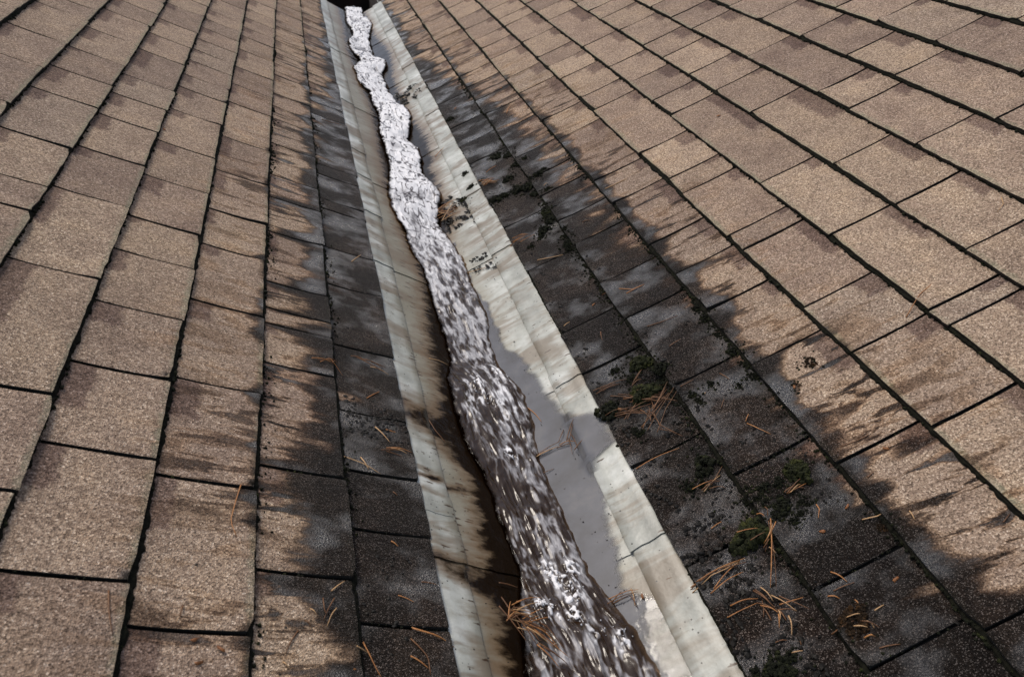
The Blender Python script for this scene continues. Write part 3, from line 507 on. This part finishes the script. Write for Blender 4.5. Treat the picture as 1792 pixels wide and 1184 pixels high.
for su, v in SPLASH:
    x0, _ = xz(np.array(su), .02)
    g = np.exp(-((X - x0) / .011) ** 2 - ((VV - v) / .017) ** 2)
    foam_reflect = foam_reflect + g * (1.15 * sstep(.50, .68, spn) - .08)  # splash foam plus white glints painted into the colour
    Z = Z + .005 * win * g * sstep(.40, .75, spn)
foam_reflect = foam_reflect - .25 * sstep(.06, .0, T) * (1 - up) - .55 * up * sstep(.07, .0, np.minimum(T, 1 - T))
nr = len(vr); idx = np.arange(nr * NC).reshape(nr, NC)
verts = np.stack([X, VV, Z], -1).reshape(-1, 3)
q = np.stack([idx[:-1, :-1], idx[:-1, 1:], idx[1:, 1:], idx[1:, :-1]], -1).reshape(-1, 4)
water = link('water', mesh_from('water', verts, q.tolist(), [WATER], None, {'slope': np.stack([X, VV], -1).reshape(-1, 2)}, {'foam_reflect': np.clip(foam_reflect, -.5, 1.5).ravel(), 'depth': np.clip(np.minimum(T, 1 - T) / .11, 0, 1.4).ravel()}))
tag(water, 'stream of rushing water, white upstream and brown below, down the metal valley', None, None, 'structure')

dc, dr = [], []
for su, v in SPLASH:
    for i in range(5):
        r = random.uniform(.0007, .0019) * (1 + .25 * max(0, v - 1)); x0 = float(xz(np.array(su), .02)[0]) + random.gauss(0, .011); y0 = v + random.gauss(0, .016)
        iy = int(np.clip(np.searchsorted(vr, y0), 0, nr - 1)); ix = int(np.clip((x0 - xl[iy]) / (xr[iy] - xl[iy]) * (NC - 1), 0, NC - 1))
        dc.append((float(X[iy, ix]), y0, float(Z[iy, ix]) + r * random.uniform(.3, 2.0))); dr.append(r)
DROPS = (dc, dr)
# shallow pool on the right-hand pan, sky reflection painted into its grey
POOL = interp([(.1, .20), (.55, .19), (.63, .190), (.69, .180), (.715, .145), (.75, .095), (.785, .098), (.85, .108), (.93, .125), (1.03, .145), (1.045, .20), (1.10, .205), (1.145, .19), (1.16, .14), (1.25, .112), (1.39, .098), (1.5, .055), (1.63, .058), (1.94, .035), (2.1, .03)])
pv = np.arange(.2, 2.08, .006); pt = np.linspace(0, 1, 40)
PT, PV = np.meshgrid(pt, pv, indexing='xy')
pe = (POOL(pv) + .012 * (fbm(pv * 30, pv * 0, 91, 3) - .5) * 2 + .020)[:, None]
PU = .004 + (pe - .004) * PT
PH = .0046 + .0075 * sstep(.118, .135, PU) * ((PV > 1.0) & (PV < 1.18)) - .0008 * PT
cover = sstep(1.0, .68, PT) * 1.25 - .12 - .75 * sstep(.75, .66, PV) * sstep(.06, .12, PU) * sstep(.48, .56, fbm(PU * 7, PV * 24, 93, 3))
idx = np.arange(PU.size).reshape(PU.shape)
q = np.stack([idx[:-1, :-1], idx[:-1, 1:], idx[1:, 1:], idx[1:, :-1]], -1).reshape(-1, 4)
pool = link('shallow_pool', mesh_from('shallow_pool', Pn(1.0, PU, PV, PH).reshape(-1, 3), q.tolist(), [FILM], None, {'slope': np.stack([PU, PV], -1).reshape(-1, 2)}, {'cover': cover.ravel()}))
tag(pool, 'still shallow water, grey sky reflection in its colour, on the right metal pan', None, None, 'structure')

# ------------------------------------------------------------------ moss, litter, needles
def ico():
    g = (1 + 5 ** .5) / 2
    v = np.array([(-1, g, 0), (1, g, 0), (-1, -g, 0), (1, -g, 0), (0, -1, g), (0, 1, g), (0, -1, -g), (0, 1, -g), (g, 0, -1), (g, 0, 1), (-g, 0, -1), (-g, 0, 1)], float)
    v /= np.linalg.norm(v[0])
    f = np.array([(0, 11, 5), (0, 5, 1), (0, 1, 7), (0, 7, 10), (0, 10, 11), (1, 5, 9), (5, 11, 4), (11, 10, 2), (10, 7, 6), (7, 1, 8), (3, 9, 4), (3, 4, 2), (3, 2, 6), (3, 6, 8), (3, 8, 9), (4, 9, 5), (2, 4, 11), (6, 2, 10), (8, 6, 7), (9, 8, 1)])
    return v, f
ICO_V, ICO_F = ico()
def blobs(centres, radii, squash=None):
    n = len(centres); r = np.asarray(radii)[:, None, None]
    jit = rng.uniform(.65, 1.3, (n, 12, 1)); sc = rng.uniform(.75, 1.3, (n, 1, 3))
    if squash is not None: sc = sc * np.asarray(squash)[None, None, :]
    v = np.asarray(centres)[:, None, :] + ICO_V[None] * jit * r * sc
    f = ICO_F[None] + (np.arange(n) * 12)[:, None, None]
    return v.reshape(-1, 3), f.reshape(-1, 3)
def fuzz(centres, normals, length, width):
    n = len(centres); d = normals + rng.normal(0, .55, (n, 3)); d /= np.linalg.norm(d, axis=1)[:, None]
    t = np.cross(d, rng.normal(0, 1, (n, 3))); t /= np.linalg.norm(t, axis=1)[:, None]
    L_ = (length * rng.uniform(.5, 1.3, n))[:, None]
    a = centres - t * width; b = centres + t * width; c = centres + d * L_
    return np.stack([a, b, c], 1).reshape(-1, 3), np.arange(n * 3).reshape(n, 3)
DROP = NT('water_drop').set(color=(.50, .50, .52), rough=.05, ior=1.33)
v_, f_ = blobs(np.array(DROPS[0]), DROPS[1])
o = link('water_drops', mesh_from('water_drops', v_, f_.tolist(), [DROP]), water); o['kind'] = 'stuff'; o.parent = water; o.matrix_parent_inverse = Matrix.Identity(4)
# moss along every course line and joint: nobody could count it
for s in (-1, 1):
    b = bounds(s); cs, rs = [], []
    for k in range(0 if s > 0 else 1, len(b) - 3):
        if k == 0: dens0 = .10
        else: dens0 = {1: .75, 2: .8, 3: .6}.get(k, .42)
        v = .25
        vmax = (JOINTS[s].get(k) or [2.4])[-1] + .4
        while v < vmax:
            v += random.uniform(.0025, .0065) * (1 + .25 * v)
            cl = float(vnoise(np.array(v * 9.0), np.array(k * 3.7 + s), 5))
            dens = dens0 * (.35 + 1.5 * max(0, cl - .25))
            if random.random() > dens: continue
            big = 1 + 1.3 * max(0, cl - .55) * (2 if k in (1, 2) else .8)
            r = random.uniform(.0012, .0032) * big * (1 + .10 * v)
            cs.append(P(s * (b[k] - random.uniform(-.001, .0045) * big), v, .0055 + random.uniform(-.001, .003))); rs.append(r)
    # into the wetter joints between tabs
    for k in range(0, 4):
        for vj in JOINTS[s].get(k, []):
            for i in range(28):
                if random.random() < (.42 if k < 2 else .22):
                    uu = random.random(); u = b[k] + uu * (b[k + 1] - b[k])
                    cs.append(P(s * u, vj + SKEW[s] * (uu - .5) * .14 + random.uniform(-.002, .002), .003 + .006 * (1 - uu))); rs.append(random.uniform(.001, .0022))
    for su, v, r, kind in MOSS:
        if su * s < 0: continue
        for i in range(int(10 + r * 700)):
            a = random.uniform(0, 6.283); q = r * random.uniform(.7, 2.6)
            u2 = abs(su) + q * math.cos(a) * .8; v2 = v + q * math.sin(a)
            if u2 < b[0] - .05: continue
            cs.append(P(s * u2, v2, surface_h(s * u2) + .0006)); rs.append(random.uniform(.0008, .0026) * (1 + .15 * v))
    for (k, v0, v1, n) in (((1, .45, 3.4, 900), (2, .45, 2.3, 520), (0, 2.0, 2.6, 60)) if s > 0 else ((1, .5, 3.2, 520), (2, .5, 2.6, 380))):
        for i in range(n):
            v = random.uniform(v0, v1)
            if float(vnoise(np.array(v * 7.0), np.array(k * 9.1 + s), 15)) < .45: continue
            q = abs(random.gauss(0, .012)); u2 = b[k] - .002 - q
            cs.append(P(s * u2, v, surface_h(s * u2) + .001)); rs.append(random.uniform(.0010, .0036) * (1 + .18 * v) * (1 - min(.6, q * 20)))
    v_, f_ = blobs(np.array(cs), rs)
    rv, rf = [], []
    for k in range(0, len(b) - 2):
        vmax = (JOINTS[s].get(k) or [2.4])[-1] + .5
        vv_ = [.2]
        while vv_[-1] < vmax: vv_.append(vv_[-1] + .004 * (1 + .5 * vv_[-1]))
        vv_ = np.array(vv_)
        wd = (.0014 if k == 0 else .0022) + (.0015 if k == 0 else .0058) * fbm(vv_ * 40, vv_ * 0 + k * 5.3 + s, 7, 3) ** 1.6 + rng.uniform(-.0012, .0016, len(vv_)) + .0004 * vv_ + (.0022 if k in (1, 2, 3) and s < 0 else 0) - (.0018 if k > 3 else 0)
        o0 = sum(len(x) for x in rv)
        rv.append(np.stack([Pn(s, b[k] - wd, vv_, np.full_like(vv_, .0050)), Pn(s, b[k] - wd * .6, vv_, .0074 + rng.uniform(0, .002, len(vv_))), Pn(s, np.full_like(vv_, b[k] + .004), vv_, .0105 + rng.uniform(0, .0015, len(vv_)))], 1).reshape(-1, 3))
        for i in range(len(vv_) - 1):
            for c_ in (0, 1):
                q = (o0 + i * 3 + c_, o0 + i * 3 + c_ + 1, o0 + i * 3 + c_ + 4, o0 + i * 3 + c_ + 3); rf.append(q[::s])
    rv = np.concatenate(rv); og = link('joint_grime_shade', mesh_from('joint_grime_shade', rv, rf, [GRIME_SHADE], smooth=False))  # dark ribbon drawing course dirt and gap shadow as one strip
    tag(og, 'black dirt and painted gap shadow along the shingle courses of the %s slope' % ('left' if s < 0 else 'right'), 'dirt', None, 'stuff')
    nn = np.tile(np.array([-s * SP, 0, CP]), (len(cs), 1))
    pick = rng.random(len(cs)) < .8
    fv, ff = fuzz(np.array(cs)[pick] + nn[pick] * np.array(rs)[pick][:, None] * .4, nn[pick], .0035, .0005)
    o = link('joint_moss', mesh_from('joint_moss', np.concatenate([v_, fv]), np.concatenate([f_, ff + len(v_)]).tolist(), [MOSS_DARK], smooth=False))
    tag(o, 'thin line of dark green moss in the shingle joints of the %s slope' % ('left' if s < 0 else 'right'), 'moss', None, 'stuff')

ORD = ['lowest', 'second', 'third', 'fourth', 'fifth', 'sixth', 'seventh', 'eighth', 'ninth', 'tenth', 'eleventh', 'twelfth', 'thirteenth', 'fourteenth', 'fifteenth', 'sixteenth', 'seventeenth', 'eighteenth', 'nineteenth', 'twentieth', 'twenty-first', 'twenty-second', 'twenty-third', 'twenty-fourth', 'twenty-fifth']
COURSE = ['first', 'second', 'third', 'fourth', 'fifth', 'sixth', 'seventh', 'eighth', 'ninth', 'tenth']
def place_name(su):
    side = 'left' if su < 0 else 'right'; b = bounds(su); u = abs(su)
    if u < b[0]: return '%s side of metal valley' % side
    k = max(i for i in range(len(b)) if b[i] <= u)
    return '%s course %s of valley' % (COURSE[min(k, 9)], side)
def rank_labels(items, what):
    """items: (su, v); label each by its course and its order from the bottom of the picture"""
    groups = {}
    for i, (su, v) in enumerate(items):
        third = 'lower' if v < .98 else 'middle' if v < 1.9 else 'upper'
        groups.setdefault((place_name(su), third), []).append((v, i))
    out = {}
    for (pl, third), l in groups.items():
        l.sort()
        for r, (v, i) in enumerate(l):
            if len(l) == 1: out[i] = 'lone %s on %s, %s third of photo' % (what, pl, third)
            elif r == 0: out[i] = 'lowest %s on %s, %s third of photo' % (what, pl, third)
            else: out[i] = '%s %s up on %s, %s third of photo' % (ORD[r], what, pl, third)
    return out

def moss_clump(su, v, r, kind, label, group, green=False):
    s = -1.0 if su < 0 else 1.0; h0 = surface_h(su)
    nrm = np.array([-s * SP, 0, CP]); n = int(min(150, 14 + (r / .0026) ** 2 * .8))
    a = rng.uniform(0, 2 * math.pi, n); q = np.sqrt(rng.random(n)); el = rng.uniform(.65, 1.0); rot = rng.uniform(0, math.pi)
    lob = 1 + .28 * np.sin(3 * a + rng.uniform(0, 6)) * rng.uniform(.3, 1)
    du = r * q * lob * np.cos(a); dvv = r * q * lob * np.sin(a) * el
    du, dvv = du * math.cos(rot) - dvv * math.sin(rot), du * math.sin(rot) + dvv * math.cos(rot)
    hh = r * (.42 if kind == 0 else .14) * np.sqrt(np.clip(1 - q * q, 0, 1)) * rng.uniform(.6, 1.1, n)
    c = Pn(s, du, dvv, hh)                                  # relative to the clump's own base
    rad = r * rng.uniform(.10, .22, n) * (1 if kind == 0 else .6) + .0008
    v1, f1 = blobs(c, rad)
    m = min(900, n * 7); ii = rng.integers(0, n, m); dirs = rng.normal(0, 1, (m, 3)) * .6 + nrm
    dirs /= np.linalg.norm(dirs, axis=1)[:, None]
    v2, f2 = fuzz(c[ii] + dirs * rad[ii][:, None] * .8, dirs, np.float64(.0022 + r * .06), .00045)
    base = P(su, v, h0 - .0005)
    o = link('moss_clump', mesh_from('moss_clump', np.concatenate([v1, v2]), np.concatenate([f1, f2 + len(v1)]).tolist(), [MOSS_RED if kind else MOSS_GREEN if green else MOSS_DARK], smooth=False), None, base)
    tag(o, label, 'moss', group)
ml = rank_labels([(m[0], m[1]) for m in MOSS], 'dark moss clump')
for i, (su, v, r, kind) in enumerate(MOSS):
    lab = ml[i]
    if i == 0: lab = 'largest round green moss cushion with pine needles across it, lower right'
    if kind == 1: lab = lab.replace('dark moss clump', 'reddish brown moss lump')
    moss_clump(su, v, r, kind, lab, 'moss clumps on the shingles', i in (0, 1, 23, 24, 45, 50, 52))

# wet black leaf litter and grit
def scatter(name, label, spots, mat, squash=(1.25, 1, .38)):
    cs, rs = [], []
    for (s, u0, u1, v0, v1, n, r0, r1) in spots:
        for i in range(n):
            u = random.uniform(u0, u1); v = random.uniform(v0, v1)
            if float(vnoise(np.array(u * 38.0), np.array(v * 38.0), 55)) < .42: continue
            r = random.uniform(r0, r1) ** 1.0
            cs.append(P(s * u, v, surface_h(s * u) + r * .25)); rs.append(r)
    v_, f_ = blobs(np.array(cs), rs, squash)
    o = link(name, mesh_from(name, v_, f_.tolist(), [mat], smooth=False)); tag(o, label, 'debris', None, 'stuff')
scatter('leaf_litter', 'wet black leaf litter and grit strewn over the shingles right of the valley', [
    (1, .203, .30, .42, .80, 650, .0012, .0048), (1, .21, .42, .55, .85, 160, .0008, .0026), (1, .20, .36, .95, 1.22, 420, .0012, .0046), (1, .155, .20, 1.00, 1.16, 120, .001, .0035),
    (1, .36, .47, .72, .92, 120, .001, .0035), (1, .20, .48, 1.3, 2.0, 120, .0007, .002), (1, .20, .48, 2.0, 3.2, 200, .001, .0032), (1, .125, .20, 2.12, 2.40, 420, .001, .005),
    (1, .13, .196, .82, .95, 60, .0015, .0045), (1, .07, .2, 1.82, 1.95, 260, .001, .0045), (1, .05, .2, 3.42, 3.62, 420, .002, .007), (1, .04, .14, 2.15, 2.4, 300, .0015, .006), (1, .06, .2, .5, 1.9, 160, .0006, .0018), (1, .185, .235, .45, 3.0, 620, .0010, .0040), (1, .24, .50, .45, 1.3, 420, .0008, .0030), (1, .30, .36, .45, 3.2, 500, .001, .0042)], LITTER)
scatter('grit', 'wet black grit strewn over the shingles and sheet left of the valley', [
    (-1, .27, .40, .55, .80, 110, .0008, .003), (-1, .265, .38, 1.06, 1.17, 300, .001, .0036), (-1, .30, .39, 1.30, 1.42, 60, .001, .003), (-1, .20, .26, .5, 2.6, 130, .0005, .0015),
    (-1, .26, .52, .5, 3.0, 160, .0006, .0016), (1, .50, 1.2, .7, 2.4, 40, .0006, .0018), (-1, .55, 1.1, .7, 2.4, 40, .0006, .0018), (-1, .12, .2, .6, 1.2, 60, .0005, .0014), (-1, .10, .145, 2.15, 2.45, 90, .0015, .005)], LITTER)

def needle_mesh(pts, rad, mat, origin, lift):
    """tapered bent tube through points given on the roof surface"""
    pts = [Vector(p) for p in pts]; n = 9; path = []
    L_ = [0]
    for a, c in zip(pts[:-1], pts[1:]): L_.append(L_[-1] + (c - a).length)
    tot = L_[-1]; seg = max(2, n)
    bend = Vector((random.uniform(-1, 1), random.uniform(-1, 1), 0)) * tot * .035
    for i in range(seg + 1):
        d = tot * i / seg; j = max(k for k in range(len(L_) - 1) if L_[k] <= d + 1e-9)
        f = (d - L_[j]) / max(1e-9, L_[j + 1] - L_[j]); t = i / seg
        p = pts[j].lerp(pts[j + 1], f) + bend * math.sin(math.pi * t)
        p.z += rad * .8 + lift * math.sin(math.pi * min(1, t * 1.0)) ** 1.2
        path.append(p - Vector(origin))
    vs_, fs_ = [], []
    for i, p in enumerate(path):
        d = (path[min(i + 1, seg)] - path[max(i - 1, 0)]).normalized()
        x = d.cross(Vector((0, 0, 1))).normalized(); y = x.cross(d)
        r = rad * (1 - .55 * (i / seg) ** 2)
        for k in range(5):
            a = 2 * math.pi * k / 5; vs_.append(p + (x * math.cos(a) + y * math.sin(a)) * r)
    for i in range(seg):
        for k in range(5):
            fs_.append((i * 5 + k, i * 5 + (k + 1) % 5, i * 5 + 5 + (k + 1) % 5, i * 5 + 5 + k))
    fs_ += [tuple(range(4, -1, -1)), tuple(seg * 5 + k for k in range(5))]
    return mesh_from('pine_needle', vs_, fs_, [mat])
def surf(su, v, extra=0): return P(su, v, surface_h(su) + extra)
nl = rank_labels([((n[0][0] + n[-1][0]) / 2, (n[0][1] + n[-1][1]) / 2) for n in SINGLE], 'single pine needle')
for i, pts in enumerate(SINGLE):
    o3 = surf(*pts[0]); vm = pts[0][1]
    rad = (.0009 + .0003 * random.random()) * (1 + .25 * max(0, vm - 1))
    me = needle_mesh([surf(*p, .0004) for p in pts], rad, NEEDLES[random.choice((0, 1, 2, 0, 2))], o3, random.uniform(.0005, .003))
    tag(link('pine_needle', me, None, o3), nl[i], 'pine needle', 'loose pine needles')
for label, ns in CLUSTERS:
    o3 = surf(*ns[0][0]); root = bpy.data.objects.new('needle_cluster', None); col.objects.link(root)
    root.matrix_world = TILT @ Matrix.Translation(o3); root.empty_display_size = .02
    tag(root, label, 'pine needles', 'heaps of pine needles')
    brown = 'dark' in label
    allp = list(ns)
    for n in ns:                                            # companions that make each heap as dense as it is
        for rep_ in range(3 if ('heap' in label or 'tangle' in label) else 1):
            if random.random() < .7:
                du, dv_ = random.uniform(-.012, .012), random.uniform(-.014, .014)
                allp.append([(p[0] + du + random.uniform(-.008, .008), p[1] + dv_ + random.uniform(-.008, .008)) for p in n])
    for j, n in enumerate(allp):
        vm = n[0][1]
        rad = (.0008 + .0003 * random.random()) * (1 + .25 * max(0, vm - 1))
        hx = .018 if 'biggest green moss' in label and j < 8 else random.uniform(.001, .006)
        if 'brown water' in label: hx += .028
        if 'white water' in label: hx += .004
        me = needle_mesh([surf(*p, hx) for p in n], rad, NEEDLES[2 if brown and random.random() < .8 else random.choice((0, 1, 2, 2, 0))], o3, random.uniform(.001, .006))
        link('needle', me, root)
fl = rank_labels(FLAKES, 'small dead leaf scrap')
for i, (su, v) in enumerate(FLAKES):
    o3 = surf(su, v, .001); r = .006 * (1 + .25 * max(0, v - 1)); a0 = random.uniform(0, 6)
    top = []; n = 9
    for k in range(n):
        a = 2 * math.pi * k / n; q = r * random.uniform(.6, 1.1)
        x, y = q * math.cos(a), q * .45 * math.sin(a)
        x, y = x * math.cos(a0) - y * math.sin(a0), x * math.sin(a0) + y * math.cos(a0)
        top.append(Vector(P(math.copysign(max(1e-4, abs(su) + x), su), v + y, surface_h(su) + .0012 + .0025 * random.random())) - Vector(o3))
    vs_ = top + [p - Vector((0, 0, .0008)) for p in top] + [sum(top, Vector()) / n + Vector((0, 0, .0018)), sum(top, Vector()) / n]
    fs_ = [(k, (k + 1) % n, 2 * n) for k in range(n)] + [(n + (k + 1) % n, n + k, 2 * n + 1) for k in range(n)] + [(k, n + k, n + (k + 1) % n, (k + 1) % n) for k in range(n)]
    tag(link('leaf_scrap', mesh_from('leaf_scrap', vs_, fs_, [LEAF]), None, o3), fl[i], 'leaf', 'dead leaf scraps')
